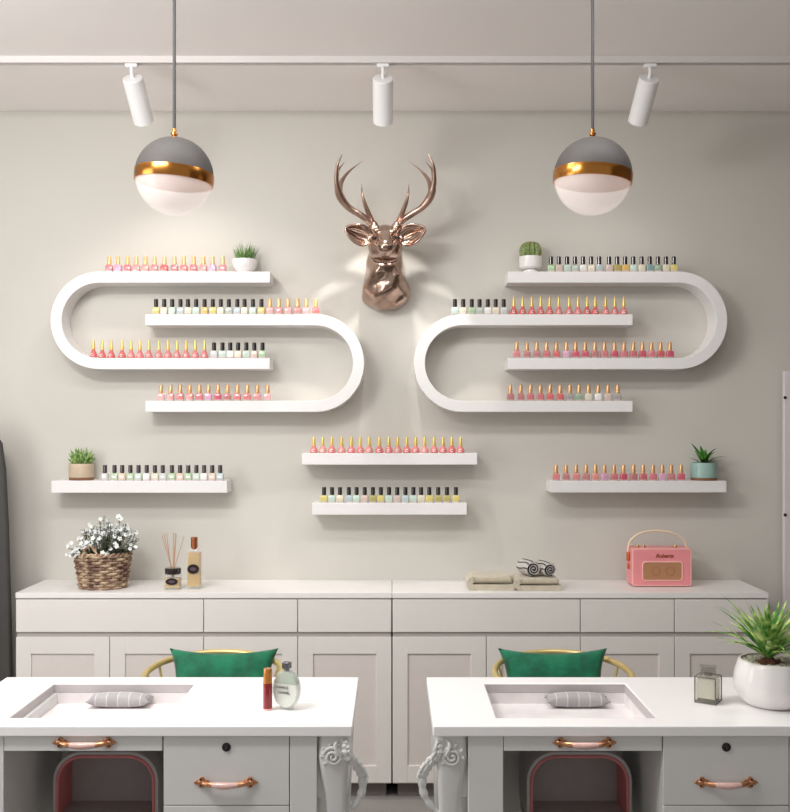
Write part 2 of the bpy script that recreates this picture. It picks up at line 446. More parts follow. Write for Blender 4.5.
def row(xs, spec, yshelf, shelf, group, x0=0, s=1, depth=.022):
    z = Z(yshelf, FRONT)
    n = 0
    for i, v in enumerate(xs):
        px = x0+v/s
        kind, (col, cn) = spec[i]
        D = FRONT+depth
        zz = z
        if shelf == 'the third left shelf' and px < 99.2: zz = z+.0045
        # darker towards nothing: colour only
        bottle(kind, col, cn, (X(px, FRONT+depth-.012), D, zz+.0002), shelf, i, group)
def mix(kind, cols): return [(kind, c) for c in cols]
YT1, YT2 = 271.5, 314.2
Y3, Y4 = 357.8, 400.7
k = 4.158
row([57,94,133,170,208,246,287,329,368,409,449,488,530], mix('gold', [PK[0],LI,PK[2],PK[3],PK[1],PK[0],CO,RO,SP,PK[4],PK[1],LI,PK[0]]), YT1, 'the top left shelf', 'polish bottles on the top left shelf', 95, k)
row([155.6,163.8,171.8,180.1,187.6,195.8,204.2,212.5,220.5,228.5,237,244.3,252.7,261.2, 269.7,278.7,287.9,297.4,306.2,315.7],
    mix('black', [YE,CR,MI,BL,CR,MI,OR,YE,CR,GG,BL,CR,MI,YE])+mix('gold', [LP,PK[3],LP,PK[3],LP,SP]), YT2, 'the second left shelf', 'polish bottles on the second left shelf')
row([92.8,101.7,110.7,121.5,130.6,139.4,148.3,158.4,167.5,176.6,185.7,194.8,204.1, 213.7,222.2,230,237.8,246.1,254.1,262.3],
    mix('cone', [CO,CO,CO,CO,SP,SP,SP,SP,SP,SP,SP,SP,SP])+mix('black', [LG,MI,WH,CR,MI,PB,GR]), Y3, 'the third left shelf', 'polish bottles on the third left shelf')
row([115,170,224,278,333,384,438,492,548,604,660,718], mix('copper', [LP,PK[3],PK[0],PK[1],PK[2],LI,DP,RO,SP,SP,PK[3],LP]), Y4, 'the fourth left shelf', 'polish bottles on the fourth left shelf', 140, 5.643)
row([551.3,559.2,567.5,575.4,583.5,591.6,599.7,609.6,617.6,625.7,633.8,642.2,650.3,658.5,666.5,674.4],
    mix('black', [GR,PB,MI,GG,WH,CR,BL,PB,OL,OR,MI,CR,TE,SG,CR,YE]), YT1, 'the top right shelf', 'polish bottles on the top right shelf')
row([455.1,463.4,472,479.8,488,495.9,504, 514,522.8,532.1,541,549.9,559,569.4,578.4,587.5,595.7,606.1,615.3,624.2],
    mix('black', [MI,CR,GR,GG,WH,CR,LG])+mix('cone', [CO]*5+[SP]*3+[CO]*2+[SP]*3), YT2, 'the second right shelf', 'polish bottles on the second right shelf')
row([516.8,527.1,537,546.8,556.7,566.6,575.9,585.4,595.2,604.8,614.9,624.4,633.9,642.9,652,661.1,670.4],
    mix('copper', [PK[0],RO,RO,PK[4],CO,LI,DP,DP,RO,PK[0],DP,PK[2],PK[4],DP,PK[2],CO,DP]), Y3, 'the third right shelf', 'polish bottles on the third right shelf')
row([60,118,173,229,284,341,396,447,501,556,611,666], mix('copper', [RO,RO,PK[4],PK[4],CO,CO,GY,SG,CR,WH,PB,GY]), Y4, 'the fourth right shelf', 'polish bottles on the fourth right shelf', 500, 5.643)
row([60,99,139,182,225,264,303,348,390,429,469,508,547,589,628,667,705], mix('drop', [SP,PK[1],SP,PK[1],SP,SP,PK[1],SP,SP,PK[1],SP,SP,PK[1],SP,SP,CO,SP]), 453.2, 'the upper centre ledge', 'polish bottles on the upper centre ledge', 300, 4.389)
row([105,140,175,214,248,284,320,355,391,427,463,498,532,568,607,646,685], mix('black', [YE,MI,CR,BL,MI,PB,OL,YE,MI,PB,BL,MI,CR,YE,OL,OL,YE]), 502.8, 'the lower centre ledge', 'polish bottles on the lower centre ledge', 300, 4.389)
row([247,287,319,353,387,421,455,488,526,560,594,628,660,694,727], mix('grey', [LG,GR,PE,GR,MI,WH,CR,LG,GR,PE,GR,MI,WH,PE,BL]), 480.7, 'the low left ledge', 'polish bottles on the low left ledge', 45, k)
row([68,110,152,193,232,270,310,349,391,431,472,511,548,589], mix('copper', [PK[0],RO,PK[0],RO,PK[1],LI,PK[4],DP,RO,PK[4],PK[2],LI,RO,DP]), 480.9, 'the low right ledge', 'polish bottles on the low right ledge', 540, k)

# ---------------------------------------------------------------- small potted plants
def blade(mb, base, dirv, L, w, bend, n=6, cup=.3):
    d = Vector(dirv).normalized(); h = Vector((d.x, d.y, 0)); pts = []; ws = []
    p = Vector(base)
    hh = h.normalized() if h.length > 1e-3 else Vector((1, 0, 0))
    ang = math.asin(max(-1, min(1, d.z)))
    for i in range(n+1):
        pts.append(p.copy()); u = i/n
        ws.append(w*(.55+.9*u if u < .4 else .91)*(1-u**2.2)+.0002)
        a = ang-bend*u
        p = p+(hh*math.cos(a)+Vector((0, 0, 1))*math.sin(a))*L/n
    side = hh.cross(Vector((0, 0, 1)))
    mb.strip(pts, ws, hh*math.sin(ang)*-1+Vector((0, 0, 1))*math.cos(ang) if abs(math.cos(ang)) > .15 else -hh, cup)
def pot_at(px, py, D, label, name='potted_plant'):
    return thing(name, label, 'potted plant', at(px, py, D))
SD = 5.665
def on_shelf(px, yshelf): return Vector((X(px, SD), SD, Z(yshelf, FRONT)+.0002))
# ribbed pot with grass
t = thing('potted_grass', 'small ribbed white pot of green grass on the top left shelf', 'potted plant', on_shelf(244.7, 271.5))
MB().lathe([(0,0), (.032,0), (.035,.004), (.05,.014), (.064,.034), (.069,.06), (.069,.078), (.064,.078), (.062,.068), (0,.068)], seg=72, rib=.03, nrib=24).build('pot', M_potwhite, t, sharp=60)
MB().lathe([(0,.06), (.06,.06), (.058,.071), (0,.073)], seg=24).build('soil', M_soil, t)
mb = MB()
for i in range(150):
    a = random.uniform(0, 2*PI); r = .052*math.sqrt(random.random())
    blade(mb, (r*math.cos(a), r*math.sin(a), .07), (math.cos(a)*r*9+random.uniform(-.1,.1), math.sin(a)*r*9+random.uniform(-.1,.1), 1.25), random.uniform(.07,.125)*(1-.25*r/.05), .0024, random.uniform(0,.7), 4)
mb.build('foliage', M_grass, t)
# cactus
t = thing('potted_cactus', 'round ribbed cactus in a small white pot on the top right shelf', 'potted plant', on_shelf(530.5, 271.5))
MB().lathe([(0,0), (.04,0), (.04,.018), (.03,.022), (.03,.03), (0,.03)], seg=32).build('saucer', M_potwhite, t)
MB().lathe([(0,.022), (.05,.022), (.062,.032), (.064,.04), (.064,.094), (.058,.094), (.056,.084), (0,.084)], seg=40).build('pot', M_potwhite, t)
R = []
for i in range(17):
    u = i/16; th = PI*.94*(1-u)+0; z = .087+.045*(1-math.cos(PI*u))*1.02; rr = .057*max(math.sin(PI*(.12+.88*u)), 0)**.6
    R.append([((rr*(1+.13*math.cos(13*2*PI*k/104)))*math.cos(2*PI*k/104), (rr*(1+.13*math.cos(13*2*PI*k/104)))*math.sin(2*PI*k/104), z) for k in range(104)])
cb = MB().rings(R).build('cactus_body', M_cactus, t, sharp=70)
mb = MB()
for q in range(13):
    a = 2*PI*q/13
    for i in range(2, 16, 2):
        u = i/16; rr = .057*math.sin(PI*(.12+.88*u))**.6*1.12; z = .087+.045*(1-math.cos(PI*u))*1.02
        p = Vector((rr*math.cos(a), rr*math.sin(a), z))
        for dz in (-.5, .5): mb.tube([p, p+Vector((math.cos(a), math.sin(a), dz))*.008], [.0011, .0004], 4)
s_ = mb.build('spines', M_cream, cb)
# beige pot with succulent
t = thing('potted_succulent', 'spiky pale green succulent in beige pot on the low left ledge', 'potted plant', on_shelf(81.5, 480.7))
MB().lathe([(0,0), (.066,0), (.068,.003), (.068,.016), (0,.016)], seg=40).build('pot_base', M_potbrown, t)
MB().lathe([(0,.014), (.0665,.014), (.069,.018), (.07,.085), (.069,.094), (.063,.094), (.062,.084), (0,.084)], seg=40).build('pot', M_potbeige, t)
mb = MB()
for ringi, (n, el, L) in enumerate(((14, .35, .075), (12, .7, .085), (10, 1.0, .09), (7, 1.3, .09))):
    for q in range(n):
        a = 2*PI*q/n+ringi*.3+random.uniform(-.1,.1); L2 = L*random.uniform(.85, 1.1)
        d = Vector((math.cos(a)*math.cos(el), math.sin(a)*math.cos(el), math.sin(el)))
        p = Vector((math.cos(a)*.012, math.sin(a)*.012, .082))
        mb.tube([p, p+d*L2*.35, p+d*L2*.7+Vector((0,0,.006)), p+d*L2+Vector((0,0,.016))], [.006, .009, .007, .0008], 6)
mb.build('foliage', M_succ, t)
# teal pot with leaves
t = thing('potted_leaf_plant', 'broad-leaved green plant in teal pot on the low right ledge', 'potted plant', on_shelf(704, 480.9))
MB().lathe([(0,0), (.07,0), (.072,.003), (.072,.016), (0,.016)], seg=40).build('pot_base', M_potbrown, t)
MB().lathe([(0,.014), (.071,.014), (.074,.018), (.075,.09), (.074,.1), (.067,.1), (.066,.09), (0,.09)], seg=40).build('pot', M_potteal, t)
MB().lathe([(0,.08), (.064,.08), (.06,.093), (0,.097)], seg=24).build('soil', M_soil, t)
mb = MB()
for (dx, dy, dz, L, w, b) in ((-.45,-.2,1.2,.115,.018,.5),(-.1,-.1,1.3,.09,.017,.6),(.25,-.25,1.1,.095,.018,.8),(.6,0,.55,.1,.016,.9),(-.7,.1,.6,.07,.014,.6),(.15,.3,1.1,.08,.016,.6),(-.3,-.6,.6,.06,.015,.7),(.5,-.5,.5,.07,.015,.7),(0,-.6,.7,.06,.015,.8),(.8,.2,.25,.09,.01,.3),(-.2,.4,.9,.08,.016,.6),(.35,.1,.9,.085,.016,1.0)):
    blade(mb, (dx*.02, dy*.02, .09), (dx, dy, dz), L*1.3, w*1.25, b, 8, .25)
mb.build('foliage', M_leaf, t)

# ---------------------------------------------------------------- deer head
dh_o = at(386, 288, WALL)
t = thing('deer_head_sculpture', 'rose bronze deer head with antlers mounted on the wall', 'wall sculpture', dh_o)
O = Vector(dh_o)
mb = MB()
def ell(x, y, D, rx, ry, rz, rot=None, seg=24): mb.ball(at(x, y, D)-O, 1, seg, rx, ry, rz, rot)
sc = 1/180.0
# neck: stacked overlapping ellipses
# (y, half width px, centre x px, front D)
NK = [(262,17.5,385,5.50),(268,18.5,385,5.50),(275,20,385.2,5.50),(283,22.3,385.4,5.52),(291,23.6,385.6,5.54),(298,21.8,385.8,5.57),(304,15.5,386,5.61),(308,7.5,386.5,5.66)]
Rg = []
KK = [Vector((y, hw, cx)) for (y, hw, cx, fd) in NK[::-1]+[(252,16,385,5.50),(244,13,385,5.54),(238,9,385,5.58)]]
KF = [Vector((fd, 0, 0)) for (y, hw, cx, fd) in NK[::-1]+[(252,16,385,5.50),(244,13,385,5.54),(238,9,385,5.58)]]
for kv, kf in zip(smooth_path(KK, 5), smooth_path(KF, 5)):
    y, hw, cx = kv; fd = min(kf.x, 5.70)
    c = at(cx, y, (fd+WALL)/2); a = (hw+1.6)*sc; b = WALL-fd
    ring = []
    for kk in range(40):
        th = 2*PI*kk/40
        yy = WALL-.004-(b*max(0, -math.sin(th))**.75 if math.sin(th) < 0 else 0)
        wob = 1+.035*math.sin(3*th+y*.16)+.02*math.sin(5*th-y*.3)
        ring.append((c.x+a*math.cos(th)*wob-O.x, min(yy, WALL-.004)-(.012*math.sin(4*th+y*.22) if math.sin(th) < -.3 else 0)-O.y, Z(y, 5.6)-O.z))
    Rg.append(ring)
mb.rings(Rg)
ell(385.3, 242, 5.50, .088, .11, .095)        # skull
ell(385.3, 250, 5.47, .080, .09, .062)        # jaw / cheeks
ell(378, 247, 5.47, .055, .07, .07); ell(392.6, 247, 5.47, .055, .07, .07)
for i in range(9):                            # muzzle chain
    u = i/8
    ell(385.3, 240.0+7*u, 5.44-.17*u, .064-.019*u, .05, .062-.020*u)
ell(385.3, 246.6, 5.255, .047, .026, .037)    # nose pad
ell(385.3, 253.6, 5.30, .034, .05, .02)     # chin
ell(376.6, 231.5, 5.42, .026, .035, .016); ell(394.0, 231.5, 5.42, .026, .035, .016)   # brows
for sx in (-1, 1):
    ell(385.3+sx*11.5, 226.5, 5.49, .026, .028, .034)   # pedicles
body = mb.build('head_and_neck', M_bronze, t)
d = body.modifiers.new('remesh', 'REMESH'); d.mode = 'VOXEL'; d.voxel_size = .0055; d.use_smooth_shade = True
d = body.modifiers.new('smooth', 'SMOOTH'); d.factor = .6; d.iterations = 7
# base collar around the neck edge
for sx, nm in ((-1, 'left'), (1, 'right')):
    e = MB().ball(at(385.3+sx*12.2, 237.3, 5.402)-O, .0105, 14); e.build('eye', M_bronzedark, t)
    e = MB().ball(at(385.3+sx*4.9, 246.2, 5.234)-O, .0105, 12, 1, .6, .8); e.build('nostril', M_bronzedark, t)
MB().tube(smooth_path([at(385.3-7, 250.6, 5.285)-O, at(385.3-3, 252, 5.25)-O, at(385.3, 251.4, 5.243)-O, at(385.3+3, 252, 5.25)-O, at(385.3+7, 250.6, 5.285)-O], 4), .003, 6).build('mouth', M_bronzedark, t)
# throat fold
MB().tube(smooth_path([at(370.5, 258, 5.52)-O, at(375, 262.5, 5.475)-O, at(381, 264.5, 5.455)-O, at(389, 264.5, 5.455)-O, at(395.5, 262.5, 5.475)-O, at(400, 258, 5.52)-O], 6), [.004+.008*math.sin(PI*i/30) for i in range(31)], 8).build('throat_fold', M_bronze, t)
for sx in (-1, 1):
    def ax(px): return 385.3+sx*(385.3-px)*-1 if False else (385.3+(px-385.3)*(1 if sx == -1 else -1))
    # ear
    b0 = at(ax(371), 239.5, 5.50)-O; tip = at(ax(345.5), 228.5, 5.46)-O
    axis = (tip-b0); L = axis.length; axis.normalize()
    out = Vector((0, -1, 0)); side = axis.cross(out).normalized(); fr = side.cross(axis).normalized()
    if fr.y > 0: fr = -fr
    mb = MB(); nu, nv = 14, 12; rows = []
    for i in range(nu+1):
        u = i/nu; w = .056*(math.sin(PI*min(1, u**.75*.97+.03))**.7)*(1 if u < .97 else .5)
        rr = []
        for j in range(nv+1):
            v = j/nv*2-1
            dep = -.030*(1-v*v)*math.sin(PI*u)**.6+.010*math.sin(9*v)*math.sin(PI*u)*(abs(v) < .75)
            rr.append(mb.bm.verts.new(b0+axis*(L*u)+side*(w*v)+fr*(dep+.018*math.sin(PI*u*.9))))
        rows.append(rr)
    for i in range(nu):
        for j in range(nv): mb.bm.faces.new((rows[i][j], rows[i][j+1], rows[i+1][j+1], rows[i+1][j]))
    ear = mb.build('ear', M_bronze, t, solid=.012, sub=1, sharp=80)
    MB().ball(at(ax(369.8), 239, 5.51)-O, .02, 12, 1.1, 1, 1.2).build('ear_root', M_bronze, ear)
    # antler
    mb = MB()
    def crop(px, py): return (310+px/4.511, 140+py/4.511)
    main = [(285,392,5.49),(262,362,5.485),(222,335,5.47),(175,305,5.45),(140,262,5.42),(124,215,5.38),(119,165,5.35),(124,112,5.32),(146,63,5.31)]
    P = [at(ax(crop(a, b)[0]), crop(a, b)[1], D)-O for a, b, D in main]
    P = smooth_path(P, 6); n = len(P)
    rr = [(.0195*(1-.2*i/n)+(.005*math.exp(-((i/n-.5)/.1)**2))) if i/n < .6 else max(.0018, .0165*(1-(i/n-.6)/.4)**.75) for i in range(n)]
    mb.tube(P, rr, 12)
    for tine, r0 in (([(140,262,5.42),(135,225,5.44),(146,180,5.47),(180,138,5.49),(236,96,5.50)], .0165),
                     ([(121,165,5.35),(128,135,5.38),(155,102,5.41)], .011),
                     ([(284,378,5.49),(264,330,5.45),(245,280,5.42),(236,240,5.41),(233,200,5.42)], .0155)):
        P = smooth_path([at(ax(crop(a, b)[0]), crop(a, b)[1], D)-O for a, b, D in tine], 6); n = len(P)
        mb.tube(P, [max(.0015, r0*(1-(i/(n-1))**1.6)) for i in range(n)], 10)
    ant = mb.build('antler', M_antler, t)
    c = at(ax(373.2), 226.5, 5.49)-O
    MB().lathe([(0,-.012), (.02,-.012), (.0245,-.004), (.0245,.004), (.018,.01), (0,.01)], c, seg=22, rib=.08, nrib=9).build('burr', M_bronze, ant)

# ---------------------------------------------------------------- sideboards
CF = 5.30
def sideboard(x0, x1, label):
    a, b = X(x0, CF), X(x1, CF); cx = (a+b)/2; w = (b-a)/2-.0012
    t = thing('sideboard', label, 'sideboard', (cx, CF, 0))
    dep = WALL-CF-.001
    MB().box((-w+.004, .022, FZ+.08), (w-.004, dep, .818)).build('carcass', M_cab, t)
    MB().box((-w+.03, .06, FZ), (w-.03, dep, FZ+.08)).build('plinth', M_groove, t)
    MB().box((-w, -.002, .8205), (w, dep, .85)).build('worktop', M_cabtop, t, bevel=.002)
    zdb, zdt = Z(632.2, CF), .8135; zt = Z(637, CF)
    # finger groove strip
    MB().box((-w+.004, .010, zt+.001), (w-.004, .0218, zdb-.001)).build('finger_rail', mat('finger_groove', (176, 168, 164), rough=.7, var=.02), t)
    unit = 2*w/4; g = .0022
    for (i0, i1) in ((0, 2), (2, 3), (3, 4)):
        MB().box((-w+unit*i0+g, 0, zdb), (-w+unit*i1-g, .0215, zdt)).build('drawer', M_cab, t, bevel=.0022)
    for i in range(4):
        xa, xb = -w+unit*i+g, -w+unit*(i+1)-g; st = .08
        mb = MB(); z0 = FZ+.09
        mb.box((xa, 0, z0), (xa+st, .0215, zt)); mb.box((xb-st, 0, z0), (xb, .0215, zt))
        mb.box((xa+st, 0, zt-.09), (xb-st, .0215, zt)); mb.box((xa+st, 0, z0), (xb-st, .0215, z0+.09))
        dr = mb.build('door', M_cab, t, bevel=.0015)
        MB().box((xa+st, .009, z0+.09), (xb-st, .0212, zt-.09)).build('door_panel', mat('cabinet_panel', (222, 214, 209), rough=.5, var=.01), dr)
    return t
sideboard(15.3, 392, 'left half of the long pale grey sideboard, under the flower basket')
sideboard(392, 768.8, 'right half of the long pale grey sideboard, under the pink radio')
CT = .8502
def ctop(px, D): return Vector((X(px, D), D, CT))

# basket
t = thing('wicker_basket', 'brown wicker basket holding white flowers on the sideboard', 'basket', ctop(103, 5.47))
H = .185; NL = 12
def brad(z): return .118+.030*(z/H)
mb = MB()
for l in range(NL):
    z = .008+(H-.014)*l/(NL-1); pts = []
    for kk in range(96):
        a = 2*PI*kk/96; rr = brad(z)+.009*math.cos(10*a+(PI if l % 2 else 0))
        pts.append((rr*math.cos(a)*1.0, rr*math.sin(a)*.8, z+.001*math.sin(5*a+l)))
    mb.tube(pts, .0078, 6, closed=True)
wv = mb.build('woven_wall', M_wick, t)
mb = MB()
for q in range(24):
    a = 2*PI*(q+.5)/24
    mb.tube([(brad(0)*math.cos(a), brad(0)*math.sin(a)*.8, 0), (brad(H)*math.cos(a), brad(H)*math.sin(a)*.8, H)], .004, 6)
mb.build('stakes', M_wick, t)
MB().lathe([(0,.002), (.112,.002), (.112,.012), (0,.012)], seg=40, sy=.8).build('basket_bottom', M_wick, t)
mb = MB()
for ph in (0, PI):
    pts = []
    for kk in range(120):
        a = 2*PI*kk/120; rr = brad(H)+.006*math.cos(15*a+ph)
        pts.append((rr*math.cos(a), rr*math.sin(a)*.8, H+.002+.007*math.sin(15*a+ph)))
    mb.tube(pts, .0075, 6, closed=True)
mb.build('braided_rim', M_wick, t)
mb = MB()
for off in (-.005, .005):
    pts = []
    for i in range(21):
        a = PI*i/20
        pts.append((-.035+.038*math.cos(a)+off*math.sin(9*a), -.118-.004*math.sin(a)+off, .165+.075*math.sin(a)))
    mb.tube(pts, .005, 6)
mb.build('handle', M_wick, t)
# flowers
t = thing('flowering_plant', 'bushy plant with small white flowers growing out of the wicker basket', 'flowers', ctop(103, 5.47)+Vector((0, 0, .014)))
MB().lathe([(0,0), (.088,0), (.10,.13), (0,.14)], seg=30, sy=.8).build('root_ball', M_soil, t)
tips = []
leaf = MB(); stem = MB()
for i in range(120):
    a = random.uniform(0, 2*PI); r = math.sqrt(random.random())
    x = .205*r*math.cos(a)+.01; y = .12*r*math.sin(a)-.01
    top = .345-.13*(r**1.8)+random.uniform(-.05, .03)
    top += .045*max(0, math.cos(a))*r*(1 if random.random() < .5 else .2)
    if x < -.12: top -= .03
    b = Vector((x*.35, y*.45, .135)); e = Vector((x, y, max(top, .17))); m_ = (b+e)/2+Vector((x*.15, y*.1, .02))
    P = smooth_path([b, m_, e], 4)
    stem.tube(P, .0014, 4); tips.append(e)
    for q in range(15):
        p = P[random.randint(2, len(P)-1)]; aa = random.uniform(0, 2*PI)
        blade(leaf, p, (math.cos(aa), math.sin(aa), random.uniform(-.2, 1)), random.uniform(.014, .03), random.uniform(.003, .0055), .5, 3)
stem.build('stems', M_stem, t); leaf.build('foliage', M_sage, t)
extra = [(.085, .0, .375), (.10, -.01, .365), (-.175, -.05, .22), (-.16, -.04, .235), (-.07, -.10, .185), (.03, -.11, .19), (.055, -.11, .185), (.09, -.09, .24), (.1, -.1, .225), (-.1, -.09, .18), (.0, -.1, .25), (.07,-.1,.21)]
ft = [Vector(v) for v in extra]+tips[:80]
for p in ft:
    mb = MB(); nrm = Vector((p.x*2.5, -.9+p.y, random.uniform(.2, .8))).normalized(); nrm = (nrm+Vector((random.uniform(-.4,.4), random.uniform(-.3,.3), random.uniform(-.4,.4)))).normalized()
    q = Vector((0,0,1)).rotation_difference(nrm).to_matrix()
    s_ = random.uniform(.009, .0145)
    for j in range(5):
        a = 2*PI*j/5
        mb.strip([q @ Vector((math.cos(a)*s_*uu, math.sin(a)*s_*uu, s_*.25*uu)) for uu in (0.05, .4, .8, 1.1)], [s_*.12, s_*.42, s_*.4, s_*.06], nrm)
    mb.ball(q @ Vector((0, 0, s_*.1)), s_*.16, 6)
    mb.build('blossom', M_petal, t, loc=p)

# reed diffuser
t = thing('reed_diffuser', 'short glass reed diffuser with black collar and thin sticks', 'diffuser', ctop(173, 5.42))
MB().rings([rring(.044,.03,.012,0), rring(.047,.032,.014,.006), rring(.047,.032,.014,.07), rring(.036,.026,.014,.084)]).build('glass_jar', M_glass, t)
MB().rings([rring(.041,.027,.011,.012), rring(.041,.027,.011,.062)]).build('fragrance_oil', M_amber, t)
MB().lathe([(0,.083), (.042,.083), (.044,.087), (.044,.112), (.040,.116), (.02,.117), (0,.117)], seg=36).build('collar', M_capblack, t)
lb = MB().lathe([(0,0), (.033,0), (.033,.0025), (0,.0025)], seg=32, sy=.55).xf(Matrix.Translation((0, -.0325, .045)) @ Matrix.Rotation(PI/2, 4, 'X')).build('oval_label', M_label, t)
MB().lathe([(0,0), (.017,0), (.017,.0006), (0,.0006)], seg=28, sy=.42).xf(Matrix.Translation((0, -.0350, .045)) @ Matrix.Rotation(PI/2, 4, 'X')).build('label_emblem', mat('label_print', (92, 72, 82)), t)
for (bx, tx, tz) in ((-.006,-.063,.285),(-.004,-.05,.30),(-.008,-.037,.302),(0,-.002,.305),(.003,.016,.305),(.004,.022,.30),(.006,.06,.288)):
    MB().tube([(bx*.5, 0, .06), (bx*1.5, random.uniform(-.004,.004), .118), (tx, random.uniform(-.02,.02), tz)], .0017, 6).build('reed', M_reed, t)
# tall fragrance bottle
t = thing('fragrance_bottle', 'tall amber fragrance bottle with copper cap and black oval label', 'bottle', ctop(194.3, 5.44))
MB().rings([rring(.037,.028,.008,0), rring(.040,.030,.008,.004), rring(.040,.030,.008,.205), rring(.03,.024,.008,.215)]).build('glass_body', M_glass, t)
MB().rings([rring(.034,.024,.006,.016), rring(.034,.024,.006,.198)]).build('amber_liquid', M_amber, t)
MB().lathe([(0,.215), (.012,.215), (.012,.222), (.0185,.222), (.0185,.278), (.0165,.28), (0,.28)], seg=24).build('cap', mat('bottle_copper_cap', (184, 112, 78), rough=.25, metal=.9), t)
MB().lathe([(0,0), (.032,0), (.032,.0025), (0,.0025)], seg=32, sy=.8).xf(Matrix.Translation((0, -.0302, .11)) @ Matrix.Rotation(PI/2, 4, 'X')).build('oval_label', M_label, t)
MB().lathe([(0,0), (.016,0), (.016,.0006), (0,.0006)], seg=28, sy=.6).xf(Matrix.Translation((0, -.0327, .11)) @ Matrix.Rotation(PI/2, 4, 'X')).build('label_emblem', MATS['label_print'], t)

# folded towels
def towel(px, D, label, w=.125, rz=0):
    t = thing('folded_towel', label, 'towel', ctop(px, D), rz, 'folded beige towels')
    h1, h2 = .032, .042
    rr = .021
    path = [(w, h1/2), (-w+.03, h1/2)]
    for i in range(9):
        a = -PI/2-PI*i/8; path.append((-w+.03+rr*math.cos(a), h1/2+rr+rr*math.sin(a)))
    MB().sweep(path[:2]+path[2:], h1, -.09, .11).build('lower_fold', M_towel, t, bevel=.011, seg=3)
    up = [(-w+.012, h1+h2/2+.003), (-w*.3, h1+h2/2+.004), (w*.4, h1+h2/2+.002), (w-.012, h1+h2/2+.001)]
    MB().sweep([tuple(p) for p in smooth_path([Vector((q[0], q[1], 0)) for q in up], 3)] if False else up, h2, -.082, .115).build('upper_fold', M_towel, t, bevel=.014, seg=4)
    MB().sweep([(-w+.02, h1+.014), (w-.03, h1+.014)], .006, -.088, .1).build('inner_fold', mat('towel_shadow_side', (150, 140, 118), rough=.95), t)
    return t
t = towel(490, 5.46, 'folded beige towels lying on their own, left of the rolled towels')
tb = towel(536, 5.45, 'folded beige towels underneath the two rolled towels')
for st in tb.children:
    st.scale = (1, 1, .86)
def roll(px, D, zb, r, label, rz):
    base = Vector((X(px, D), D, zb))
    t = thing('rolled_towel', label, 'towel', base, rz, 'rolled striped towels')
    turns = 2.3; n = 90
    for nm, m, ph, r1, th_, y0_ in (('pale_layer', M_towelw, 0, r-.006, .0105, -.06), ('black_layer', M_towelb, PI, r-.007, .0062, -.0615)):
        path = []
        for i in range(n+1):
            u = i/n; a = ph+2*PI*turns*u; rr = .004+(r1-.004)*u
            path.append((rr*math.cos(a), r+rr*math.sin(a)*.94))
        MB().sweep(path, th_, y0_, .06).build(nm, m, t, bevel=.0015)
    MB().lathe([(0, 0), (r-.004, 0), (r-.004, .12), (0, .12)], seg=30).xf(Matrix.Translation((0, -.054, r)) @ Matrix.Rotation(-PI/2, 4, 'X')).build('outer_wrap', M_towelw, t, bevel=.006)
    # ribs on the outside
    mb = MB()
    for q in range(5):
        a0 = PI*(.0+1.0*q/4)
        pts = [((r-.003)*math.cos(a0+.12*math.sin(v*5+q)), y, r+(r-.003)*math.sin(a0+.12*math.sin(v*5+q))) for v, y in [(i/8, -.056+.12*i/8) for i in range(9)]]
        mb.tube(pts, .003, 6)
    mb.build('black_stripes', M_towelb, t)
TZ = CT+.069
roll(528.4, 5.45, TZ, .043, 'left one of the two black and white rolled towels', .35)
roll(544.9, 5.45, TZ, .039, 'right one of the two black and white rolled towels', .35)

# radio
RD = 5.49
t = thing('portable_radio', 'retro pink portable radio with cream handle on the sideboard', 'radio', (X(662, RD), RD, CT))
W = .164; HH = .212; DP_ = .145
MB().box((-W, 0, .004), (W, DP_, HH)).build('case', M_pink, t, bevel=.012, seg=4)
def rrect_frame(x0, x1, z0, z1, r, t_, y, n=6):
    pts = []
    for cx, cz, a0 in ((x1-r, z1-r, 0), (x0+r, z1-r, PI/2), (x0+r, z0+r, PI), (x1-r, z0+r, 3*PI/2)):
        for i in range(n+1):
            a = a0+PI/2*i/n; pts.append((cx+r*math.cos(a), y, cz+r*math.sin(a)))
    return pts
MB().tube(rrect_frame(-W+.004, W-.004, .008, HH-.004, .014, 0, .004), .0042, 8, closed=True).build('front_piping', M_pinkedge, t)
fr = rrect_frame(-.106, .112, .036, .138, .016, 0, -.0008)
MB().tube(fr, .004, 8, closed=True).build('grille_trim', M_pinkedge, t)
def grille_mat():
    m = mat('brown_grille', (176, 128, 92), rough=.6)
    nt = m.node_tree; b = nt.nodes['Principled BSDF']; tc = nt.nodes.new('ShaderNodeTexCoord')
    w = nt.nodes.new('ShaderNodeTexWave'); w.inputs['Scale'].default_value = 60; w.bands_direction = 'Z'
    r = nt.nodes.new('ShaderNodeValToRGB'); r.color_ramp.elements[0].color = rgb(158, 108, 76); r.color_ramp.elements[1].color = rgb(196, 148, 108)
    nt.links.new(tc.outputs['Object'], w.inputs['Vector']); nt.links.new(w.outputs['Fac'], r.inputs[0]); nt.links.new(r.outputs[0], b.inputs['Base Color'])
    return m
g = MB().prism([(p[0], p[2]) for p in fr], -.0015, .002).build('speaker_grille', grille_mat(), t)
for cx in (-.035, .045):
    pts = [(cx+.024*math.cos(2*PI*i/28), -.0022, .087+.024*math.sin(2*PI*i/28)) for i in range(28)]
    MB().tube(pts, .0014, 6, closed=True).build('speaker_ring', mat('ring_brown', (156, 106, 74)), g)
text_mesh('Roberts', .03, M_brown, t, (.012, -.0012, .17), shear=.35, bold=.0006)
for x in (-.12, -.085, .09):
    MB().lathe([(0,0), (.009,0), (.009,.006), (.0065,.012), (0,.013)], (x, .06, HH), seg=16).build('knob', M_gold, t)
